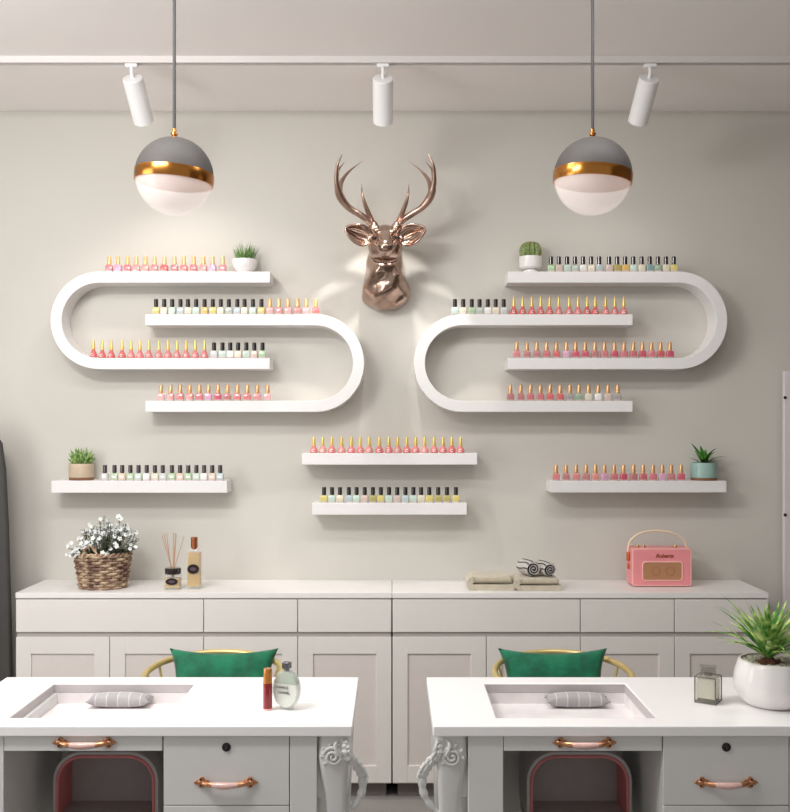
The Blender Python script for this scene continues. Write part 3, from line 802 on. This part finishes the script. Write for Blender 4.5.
hp = [(-W-.004, .07, .165), (-W-.006, .07, HH-.01), (-W+.008, .07, HH+.035), (-.11, .07, HH+.072), (-.05, .07, HH+.088), (.02, .07, HH+.088), (.08, .07, HH+.076), (W-.03, .07, HH+.045), (W-.010, .07, HH+.008), (W-.008, .07, HH-.006)]
MB().tube(smooth_path(hp, 5), .0062, 8).build('handle', M_cream, t)
MB().box((-W-.012, .05, .135), (-W-.001, .09, .185)).build('handle_mount', M_tan, t, bevel=.004)
MB().lathe([(0,0), (.016,0), (.015,.008), (0,.009)], seg=20).xf(Matrix.Translation((-W-.0005, .07, .105)) @ Matrix.Rotation(-PI/2, 4, 'Y')).build('side_dial', M_tan, t)
MB().box((-.13, .015, 0), (.13, .13, .0045)).build('foot_plate', M_tan, t)

# ---------------------------------------------------------------- desks
DX0, DX1 = -1.512, X(352.2, 3.271)
DC = (DX0+DX1)/2; DW = (DX1-DX0)/2
DF, DB = 3.271, 3.912
OFF = 1.645
FD = 3.285       # carcass face
def pull(parent, cx, cz, name='pull_handle'):
    h = bpy.data.objects.new  # noqa
    mb = MB()
    pts = smooth_path([(cx-.075, -.008, cz), (cx-.05, -.02, cz-.002), (cx, -.026, cz-.004), (cx+.05, -.02, cz-.002), (cx+.075, -.008, cz)], 5)
    mb.tube(pts, [.0065+.003*math.sin(PI*i/(len(pts)-1)) for i in range(len(pts))], 10)
    for s in (-1, 1):
        poly = []
        for (u, v) in ((.054,.0),(.06,.009),(.068,.008),(.074,.018),(.085,.018),(.09,.009),(.098,.006),(.107,0)):
            poly.append((u, v))
        poly = poly+[(u, -v) for u, v in poly[-2:0:-1]]
        poly = [(cx+s*u, cz+v) for u, v in poly]
        mb.prism(poly, -.006, -.0005)
        mb.ball((cx+s*.083, -.006, cz), .009, 10, 1.2, .7, 1)
    o = mb.build(name, M_copper, parent, bevel=.0012)
    P2 = [p for p in pts if abs(p.x-cx) < .052]
    MB().tube(P2, [.0075+.0042*math.sin(PI*i/(len(P2)-1)) for i in range(len(P2))], 12).build('porcelain_grip', M_porc, o)
    for s in (-1, 1):
        for dz in (.0095, -.0095):
            MB().ball((cx+s*.083, -.0072, cz+dz), .0036, 8).build('screw', M_dark, o)
    return o
def desk(label):
    t = thing('manicure_desk', label, 'desk', (DC, DF, 0))
    dd = DB-DF; zt = .75; th = .0355
    # tray opening local
    tx0, tx1 = -1.295-DC, -.756-DC; ty0, ty1 = 3.363-DF, 3.816-DF
    mb = MB()
    # one-piece top with opening
    xs = [-DW, tx0, tx1, DW]; ys = [0, ty0, ty1, dd]
    for i in range(3):
        for j in range(3):
            if i == 1 and j == 1: continue
            for z in (zt-th, zt):
                v = [mb.bm.verts.new(p) for p in ((xs[i],ys[j],z),(xs[i+1],ys[j],z),(xs[i+1],ys[j+1],z),(xs[i],ys[j+1],z))]
                mb.bm.faces.new(v)
    def wallq(a, b):
        v = [mb.bm.verts.new(p) for p in ((a[0],a[1],zt-th),(b[0],b[1],zt-th),(b[0],b[1],zt),(a[0],a[1],zt))]; mb.bm.faces.new(v)
    for X0, X1, Y0, Y1 in ((-DW, DW, 0, dd), (tx0, tx1, ty0, ty1)):
        xx = [x for x in xs if X0-1e-6 <= x <= X1+1e-6]; yy = [y for y in ys if Y0-1e-6 <= y <= Y1+1e-6]
        for a, b in zip(xx, xx[1:]): wallq((a, Y0), (b, Y0)); wallq((a, Y1), (b, Y1))
        for a, b in zip(yy, yy[1:]): wallq((X0, a), (X0, b)); wallq((X1, a), (X1, b))
    bmesh.ops.remove_doubles(mb.bm, verts=mb.bm.verts, dist=1e-5)
    mb.build('desk_top', M_desktop, t, bevel=.004, seg=3)
    # tray
    e = .004; zf = .673; bt = .012
    mb = MB()
    mb.box((tx0+e, ty0+e, zf-bt), (tx1-e, ty1-e, zf))
    zl = zt-th-.0008
    mb.box((tx0-bt, ty0-bt, zf-bt), (tx0+e, ty1+bt, zl)); mb.box((tx1-e, ty0-bt, zf-bt), (tx1+bt, ty1+bt, zl))
    mb.box((tx0+e, ty0-bt, zf-bt), (tx1-e, ty0+e, zl)); mb.box((tx0+e, ty1-e, zf-bt), (tx1-e, ty1+bt, zl))
    mb.build('sunken_tray', M_tray, t)
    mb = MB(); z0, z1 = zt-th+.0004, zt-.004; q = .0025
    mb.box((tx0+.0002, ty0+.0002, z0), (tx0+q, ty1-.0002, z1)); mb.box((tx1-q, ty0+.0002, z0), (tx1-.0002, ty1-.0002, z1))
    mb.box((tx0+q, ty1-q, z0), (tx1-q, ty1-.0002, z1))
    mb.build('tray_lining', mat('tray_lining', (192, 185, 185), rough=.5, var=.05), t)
    # carcass: local px->x helper at face distance
    def fx(px): return X(px, FD)-DC
    y0 = FD-DF; zb = zt-th-.0003
    kl, kr, cr, pr, lr = fx(3.5), fx(163), fx(290), fx(317), fx(350)
    ll, pl = fx(-65), fx(-31.5)
    zr = Z(751, FD)           # underside of centre drawer
    MB().box((pr-.002, y0+.03, .5), (lr-.012, dd-.03, zb)).build('side_rail', M_desk, t)
    MB().box((ll+.012, y0+.03, .5), (pl+.002, dd-.03, zb)).build('side_rail', M_desk, t)
    MB().box((pl, y0, FZ+.12), (kl, dd-.03, zb)).build('side_panel', M_desk, t, bevel=.002)
    MB().box((kl+.0005, dd-.05, FZ+.15), (kr-.0005, dd-.03, zb)).build('modesty_panel', M_desk, t)
    dr = MB().box((kl+.002, y0, zr), (kr-.003, y0+.02, zb-.003)).build('centre_drawer', M_desk, t, bevel=.0015)
    pull(dr, fx(84.5), Z(742.3, FD)).location = (0, y0, 0)
    MB().box((kr, y0+.022, FZ+.12), (cr+.001, dd-.03, zb)).build('drawer_pedestal', M_desk, t)
    zz = [zb-.003, Z(806, FD), Z(872, FD), Z(938, FD), Z(1004, FD)]
    for i in range(4):
        d_ = MB().box((kr+.002, y0, zz[i+1]+.003), (cr-.003, y0+.0215, zz[i])).build('drawer', M_desk, t, bevel=.0015)
        pull(d_, fx(226), (Z(782, FD) if i == 0 else (zz[i]+zz[i+1])/2)).location = (0, y0, 0)
        if i == 0:
            lk = MB().lathe([(0,0), (.0145,0), (.0145,.003), (.0115,.005), (0,.005)], seg=24).xf(Matrix.Translation((fx(226.4), y0-.0003, Z(747, FD))) @ Matrix.Rotation(PI/2, 4, 'X')).build('lock', M_dark, d_)
            MB().box((fx(226.4)-.0012, y0-.0066, Z(747, FD)-.006), (fx(226.4)+.0012, y0-.0054, Z(747, FD)+.006)).build('keyhole', M_sil, lk)
    MB().box((cr, y0, FZ+.12), (pr-.0005, dd-.03, zb)).build('side_panel', M_desk, t, bevel=.002)
    # carved legs, front and back
    for (cx, s) in (((pr+lr)/2, 1), ((ll+pl)/2, -1)):
        for yb, front in ((y0+.045, 1), (dd-.07, 0)):
            mb = MB(); R = []
            for i, (z, w, d2, sh) in enumerate(((zb,.048,.04,0),(zb-.03,.05,.044,0),(zb-.075,.052,.048,.0),(zb-.12,.046,.044,.0),(zb-.2,.036,.036,.006),(zb-.34,.028,.029,.008),(.1,.022,.022,.004),(-.12,.018,.018,.0),(-.19,.024,.024,.004),(-.23,.032,.03,.008),(FZ,.03,.028,.008))):
                R.append([(cx+s*sh+x, yb+y, z) for x, y in rrect(w, d2, min(w, d2)*.45, 4)])
            lg = mb.rings(R).build('carved_leg', M_desk, t, sub=0, sharp=50)
            zc = Z(756.5, FD)
            if front:
                pts = []; fy = yb-.05
                for i in range(60):
                    a = PI*.7+s*2*PI*2.1*i/59; rr = .003+.029*i/59
                    pts.append((cx-s*.002+rr*math.cos(a), fy-.004+.006*i/59, zc+rr*math.sin(a)))
                MB().tube(pts, [.0042+.002*i/59 for i in range(60)], 8).build('scroll_carving', M_desk, lg)
                mb = MB()
                for q in range(7):   # leaf fronds fanning above and beside the scroll
                    a = -.2+PI*1.3*q/6
                    c0 = Vector((cx+math.cos(a)*.031, fy+.006, zc+math.sin(a)*.031)); c1 = Vector((cx+math.cos(a)*.048, fy+.014, zc+math.sin(a)*.046))
                    mb.tube([c0, (c0+c1)/2+Vector((0, -.006, .003)), c1], [.004, .0065, .002], 8)
                mb.build('leaf_carving', M_desk, lg)
            if not front: continue
            # flying acanthus bracket on the outer side
            mb = MB(); bx = cx+s*.034
            P = smooth_path([(bx-s*.012, yb-.035, zb-.008), (bx+s*.004, yb-.045, zb-.035), (bx+s*.008, yb-.045, zb-.06), (bx+s*.028, yb-.03, zb-.085), (bx+s*.048, yb-.015, zb-.115), (bx+s*.06, yb, zb-.15), (bx+s*.058, yb, zb-.2), (bx+s*.03, yb, zb-.25), (bx-s*.02, yb, zb-.29)], 5)
            n = len(P)
            mb.tube(P, [.006+.011*math.sin(PI*min(1, i/n*1.05))+.0025*math.sin(i*1.7) for i in range(n)], 8)
            for q in range(3, n-14, 3):
                mb.tube([P[q], P[q]+Vector((s*.013, -.008, .006)), P[q]+Vector((s*.022, -.01, -.010))], [.008, .007, .002], 6)
            P = smooth_path([(bx-s*.016, yb-.04, zb-.012), (bx-s*.028, yb-.05, zb-.03), (bx-s*.02, yb-.052, zb-.055), (bx-s*.005, yb-.048, zb-.075)], 5)
            mb.tube(P, [.004+.003*math.sin(PI*i/(len(P)-1)) for i in range(len(P))], 8)
            mb.build('acanthus_bracket', M_desk, lg)
    return t
dA = desk('white manicure desk at left with red lip gloss and round perfume on it')
dB = copy_tree(dA); dB.location.x += OFF
dB['label'] = 'white manicure desk at right with potted spider plant on it'
for d_ in (dA, dB): d_['group'] = 'manicure desks'
DT = .7502

# pillows in trays
def pillow_mesh(hx, hy, hz, n=22, p=.42, pin=.1):
    mb = MB(); bm = mb.bm; top = {}; bot = {}
    for i in range(n+1):
        for j in range(n+1):
            u, v = i/n*2-1, j/n*2-1
            x = u*hx*(1-pin*(1-v*v)*abs(u)**3); y = v*hy*(1-pin*(1-u*u)*abs(v)**3)
            z = hz*(max(0, 1-abs(u)**2.6)*max(0, 1-abs(v)**2.6))**p
            top[i, j] = bm.verts.new((x, y, z))
            bot[i, j] = top[i, j] if (i in (0, n) or j in (0, n)) else bm.verts.new((x, y, -z))
    for i in range(n):
        for j in range(n):
            bm.faces.new((top[i,j], top[i+1,j], top[i+1,j+1], top[i,j+1]))
            f = [bot[i,j], bot[i,j+1], bot[i+1,j+1], bot[i+1,j]]
            bm.faces.new(f)
    return mb
def handrest(px, label):
    t = thing('hand_rest_pillow', label, 'pillow', (X(px, 3.771), 3.771, .6732), 0, 'plaid hand rest pillows')
    pm = pillow_mesh(.118, .038, .027, p=.4, pin=.05).xf(Matrix.Translation((0, 0, .0272))).build('pillow_body', M_plaid, t, sharp=80)
    for s in (-1, 1):
        for e in (-1, 1): MB().ball((s*.115, e*.035, .0272), .004, 8).build('corner_tie', M_tubpad, t)
handrest(120, 'grey plaid hand rest pillow in the left desk tray')
handrest(577.3, 'grey plaid hand rest pillow in the right desk tray')

# lip gloss
D_ = 3.46
t = thing('lip_gloss_tube', 'red lip gloss tube with gold cap on the left desk', 'lip gloss', (X(267.7, D_), D_, DT))
MB().lathe([(0,0), (.0145,0), (.016,.003), (.016,.006), (0,.006)], seg=28).build('tube_base', M_pinkedge, t)
MB().lathe([(0,.006), (.016,.006), (.016,.092), (0,.092)], seg=28).build('tube', M_red, t)
MB().lathe([(0,.0925), (.0155,.0925), (.0152,.14), (.014,.143), (0,.143)], seg=28).build('cap', M_capcop, t)
# round perfume
D_ = 3.47
t = thing('perfume_bottle', 'round flat pale green perfume bottle beside the red lip gloss', 'perfume', (X(286.8, D_), D_, DT), -.42)
r = .067; r2 = .052
def disc(rx, rz, y0, y1, zc, a0=0, a1=2*PI, n=48, inset=.9):
    pts = [(rx*math.cos(a0+(a1-a0)*i/n), zc+rz*math.sin(a0+(a1-a0)*i/n)) for i in range(n+(0 if a1-a0 > 6.2 else 1))]
    c = sum(p[1] for p in pts)/len(pts)
    sh = [(p[0]*inset, c+(p[1]-c)*inset) for p in pts]
    return MB().rings([[(x, y0, z) for x, z in sh], [(x, y0+.006, z) for x, z in pts], [(x, y1-.006, z) for x, z in pts], [(x, y1, z) for x, z in sh]])
MB().box((-.022, -.014, 0), (.022, .014, .012)).build('foot', M_glass, t, bevel=.003)
gb = disc(r2, r, -.019, .019, r+.002).build('glass_body', M_glass, t, sharp=50)
th0 = math.asin(.35)
disc(r2*.92, r*.92, -.0145, .0145, r+.002, PI-th0, 2*PI+th0, inset=.97).build('perfume_liquid', M_perf, t)
disc(r2*.92, r*.92, -.0145, .0145, r+.002, th0+.02, PI-th0-.02, inset=.97).build('empty_upper_chamber', M_perfup, t)
MB().lathe([(0,.132), (.009,.132), (.009,.142), (0,.142)], seg=16).build('neck', M_sil, t)
MB().box((-.013, -.012, .1405), (.013, .012, .163)).build('cap', M_sil, t, bevel=.002)
text_mesh('CHANCE', .0125, M_label, t, (-.008, -.0202, .078))
text_mesh('CHANEL', .0125, M_label, t, (.0, -.0202, .06))

# square perfume on right desk
D_ = 3.56
t = thing('square_perfume_bottle', 'square smoky glass perfume bottle beside the white plant pot', 'perfume', (X(708.2, D_), D_, DT), -.6)
hw = .0375
MB().rings([rring(hw,hw,.004,0), rring(hw,hw,.004,.09), rring(hw*.9,hw*.9,.004,.095)]).build('glass_body', M_smoke, t)
MB().rings([rring(hw*.86,hw*.86,.003,.018), rring(hw*.86,hw*.86,.003,.084)]).build('perfume_liquid', M_smokecore, t)
MB().box((-hw*.78, -hw*.78, .004), (hw*.78, hw*.78, .016)).build('thick_glass_foot', M_smokedark, t)
MB().lathe([(0,.095), (.015,.095), (.015,.103), (0,.103)], seg=20).build('neck', M_smokedark, t)
MB().rings([rring(.022,.016,.003,.103), rring(.027,.019,.003,.107), rring(.024,.017,.003,.120), rring(.029,.02,.003,.128)]).xf(Matrix.Rotation(.35, 4, 'Z')).build('stopper', M_smokedark, t, bevel=.002)
mb = MB()
for sx in (-1, 1):
    for sy in (-1, 1): mb.tube([(sx*hw*.97, sy*hw*.97, .002), (sx*hw*.97, sy*hw*.97, .092)], .0022, 6)
for z_ in (.003, .092): mb.tube([(hw*.97, hw*.97, z_), (-hw*.97, hw*.97, z_), (-hw*.97, -hw*.97, z_), (hw*.97, -hw*.97, z_)], .002, 6, closed=True)
mb.build('glass_edges', mat('dark_glass_edge', (96, 90, 82), rough=.1, coat=1), t)
# pot with spider plant
D_ = 3.53
t = thing('potted_spider_plant', 'striped green spider plant in a round white pot on right desk', 'potted plant', (X(772.5, D_), D_, DT))
MB().lathe([(0,0), (.082,0), (.092,.004), (.112,.022), (.129,.052), (.134,.08), (.129,.112), (.117,.15), (.112,.158), (.106,.158), (.110,.14), (.112,.125), (0,.125)], seg=96, rib=.006, nrib=12).build('pot', M_potwhite, t, sharp=60)
MB().lathe([(0,.126), (.109,.126), (.106,.142), (.04,.146), (0,.146)], seg=40).build('soil', M_soil, t)
mb = MB()
for i in range(130):
    a = random.uniform(0, 2*PI); r_ = .104*math.sqrt(random.uniform(.18, 1))
    mb.ball((r_*math.cos(a), r_*math.sin(a), .147+random.uniform(0, .004)), random.uniform(.006, .011), 7, 1.2, .9, .6)
pb = mb.build('pebbles', M_pebble, t); pb['kind'] = 'stuff'
MB().lathe([(0,.143), (.042,.143), (.034,.156), (.016,.172), (0,.175)], (-.026, -.03, 0), seg=20, rib=.06, nrib=5).build('soil_mound', M_soil, t)
mb = MB()
base = Vector((-.026, -.03, .17))
for i in range(58):
    a = 2*PI*i*.381966+random.uniform(-.2,.2); u = i/57
    el = .45+1.05*u**.85+random.uniform(-.08,.08)
    L = random.uniform(.19, .26)*(1 if el < 1.2 else .8)
    blade(mb, base+Vector((math.cos(a)*.01, math.sin(a)*.01, .015*u)), (math.cos(a)*math.cos(el), math.sin(a)*math.cos(el), math.sin(el)), L, .0135, random.uniform(.3, 1.0)*(1.15-.5*u), 8, .35)
mb.build('foliage', M_spider, t)

# ---------------------------------------------------------------- brass chairs and cushions
def brass_chair(px, label):
    cd = 4.175
    cx = X(px, 4.2)
    t = thing('brass_chair', label, 'chair', (cx, cd, 0), 0, 'curved brass chairs')
    zb_ = .725
    def rail(th): # th 0 = back centre
        x = .284*math.sin(th); y = .284*math.cos(th)
        return Vector((x, y, zb_-.028*(1-math.cos(th))**1.1))
    P = [rail(-1.9+3.8*i/40) for i in range(41)]
    P = [Vector((-.25, -.19, .63))]+P+[Vector((.25, -.19, .63))]
    MB().tube(smooth_path(P, 2), .0135, 12).build('back_rail', M_chair, t)
    for i in range(9):
        th = -1.5+3.0*i/8; p = rail(th)
        MB().tube([p, (p.x*.78, p.y*.78-.01, .43)], .0058, 8).build('spindle', M_chair, t)
    MB().lathe([(0,.40), (.235,.40), (.24,.41), (.24,.425), (0,.425)], seg=40).build('seat_frame', M_chair, t)
    MB().lathe([(0,.4255), (.225,.4255), (.235,.44), (.23,.455), (.19,.465), (0,.467)], seg=40).build('seat_pad', M_towelw, t)
    for a in (PI*.25, PI*.75, PI*1.25, PI*1.75):
        MB().tube([(.2*math.cos(a), .2*math.sin(a), .405), (.235*math.cos(a), .235*math.sin(a), FZ)], [.014, .009], 10).build('leg', M_chair, t)
    return t
brass_chair(214.5, 'curved brass chair behind the left desk'); brass_chair(562, 'curved brass chair behind the right desk')
def cushion(px, label, rz):
    D_ = 4.27
    t = tag(pillow_mesh(.236, .153, .052, n=26, p=.45, pin=.155).build('velvet_cushion', M_green, sharp=80), label, 'cushion', 'green velvet cushions')
    t.rotation_euler = (math.radians(72), 0, rz); t.location = (X(px, D_), D_, .628)
cushion(222.2, 'emerald green velvet cushion on the left brass chair', 0); cushion(554.3, 'emerald green velvet cushion on the right brass chair', 0)

# tub chairs in the knee holes
def tub(px, label):
    fd = 3.53
    t = thing('tub_chair', label, 'chair', (X(px, fd), fd, 0), 0, 'pink trimmed tub chairs')
    def arch(hw, zt, rc, z0):
        pts = [(-hw, z0)]
        for i in range(15):
            a = PI-PI/2*i/14; pts.append((-hw+rc+rc*math.cos(a), zt-rc+rc*math.sin(a)))
        for i in range(15):
            a = PI/2-PI/2*i/14; pts.append((hw-rc+rc*math.cos(a), zt-rc+rc*math.sin(a)))
        pts.append((hw, z0)); return pts
    zt = Z(752.5, fd)-.006
    MB().sweep(arch(.178, zt, .095, .34), .016, .0, .22).build('outer_shell', M_tubgrey, t, bevel=.003)
    MB().sweep(arch(.168, zt-.010, .088, .34), .005, .001, .19).build('inner_lining', M_tubpink, t)
    MB().tube([(x, -.002, z) for x, z in arch(.170, zt-.008, .09, .34)], .0055, 8).build('piping', M_tubpink, t)
    MB().prism(arch(.166, zt-.013, .086, .34), .15, .19).build('back_pad', M_tubpad, t)
    MB().box((-.185, -.12, .30), (.185, .21, .352)).build('seat', M_tubpad, t, bevel=.018, seg=4)
    for x in (-.15, .15):
        for y in (-.09, .17): MB().tube([(x, y, .305), (x*1.1, y*1.1, FZ)], [.014, .009], 10).build('leg', M_chair, t)
tub(105.5, 'grey tub chair with pink trim tucked under the left desk')
tub(579.5, 'grey tub chair with pink trim tucked under the right desk')

# ---------------------------------------------------------------- edges of the view
t = thing('folding_screen', 'tall white panel with black hinge caps at the far right edge', 'screen', (X(784.3, 5.66), 5.66, FZ))
zt = Z(371, 5.66)-FZ
MB().box((0, 0, .0), (.62, .03, zt)).build('panel', M_door, t, bevel=.003)
for y in (397.6, 514.8):
    MB().lathe([(0,0), (.009,0), (.008,.006), (0,.007)], seg=14).xf(Matrix.Translation((.004, -.0004, Z(y, 5.66)-FZ)) @ Matrix.Rotation(PI/2, 4, 'X')).build('hinge_cap', M_dark, t)
t = thing('floor_screen', 'dark grey fabric screen at the far left edge, beside the sideboard', 'screen', (X(-10, 5.45), 5.45, FZ))
poly = []
xr = X(9, 5.45)-X(-10, 5.45); zt = Z(425, 5.45)
for (u, z) in ((xr+.02, .05), (xr, .7-FZ), (xr-.015, 1.2-FZ), (xr-.03, 1.5-FZ), (xr-.05, 1.64-FZ), (xr-.1, zt-FZ-.02), (xr-.18, zt-FZ), (-.6, zt-FZ), (-.6, .05)): poly.append((u, z))
MB().prism(poly, 0, .05).build('fabric_panel', M_screen, t, bevel=.012, seg=3)
MB().box((-.58, -.08, 0), (xr-.02, .13, .0495)).build('foot', M_dark, t, bevel=.004)

# ---------------------------------------------------------------- lights
def area(name, loc, target, sx, sy, power, col=(1,1,1)):
    l = bpy.data.lights.new(name, 'AREA'); l.shape = 'RECTANGLE'; l.size = sx; l.size_y = sy; l.energy = power; l.color = col
    o = bpy.data.objects.new(name, l); C.objects.link(o); o.location = loc
    o.rotation_euler = (Vector(target)-Vector(loc)).to_track_quat('-Z', 'Y').to_euler()
    return o
area('window_light', (-3.15, 3.2, 2.0), (-.2, 5.4, 1.75), 2.0, 2.2, 58, (.995, .995, 1))
area('key_light', (-1.7, 2.35, 3.45), (-.9, 5.0, 1.0), 1.2, .35, 60, (1, .995, .99))
area('desk_downlight', (0, 3.45, 3.5), (0, 3.6, 0), 3.4, .4, 44, (1, .99, .98))
for (p, ax_), e, tx in zip(S, (7, 20, 2.5), (-1.1, 0, 1.1)):
    l = bpy.data.lights.new('spot_beam', 'SPOT'); l.energy = e*2.2; mid = tx == 0; l.spot_size = math.radians(50 if mid else 110); l.spot_blend = .12 if mid else .8; l.shadow_soft_size = .03; l.color = (1, .97, .93)
    o = bpy.data.objects.new('spot_beam', l); C.objects.link(o); o.location = p
    o.rotation_euler = (Vector((p.x*.8 if not mid else p.x, WALL, 1.95 if mid else 1.2))-p).to_track_quat('-Z', 'Y').to_euler()
w = bpy.data.worlds.new('World'); bpy.context.scene.world = w; w.use_nodes = True
w.node_tree.nodes['Background'].inputs[0].default_value = (1, .985, .97, 1)
w.node_tree.nodes['Background'].inputs[1].default_value = .40

# ---------------------------------------------------------------- camera
cam = bpy.data.cameras.new('Camera'); co = bpy.data.objects.new('Camera', cam); C.objects.link(co)
co.location = (0, 0, EYE); co.rotation_euler = (PI/2, 0, 0)
cam.sensor_fit = 'HORIZONTAL'; cam.sensor_width = 36; cam.lens = F/790*36
cam.shift_x = (395-VX)/790; cam.shift_y = (VY-406)/790
cam.clip_start = .05
bpy.context.scene.camera = co
vs = bpy.context.scene.view_settings
vs.view_transform = 'Standard'; vs.look = 'None'; vs.exposure = 0; vs.gamma = 1
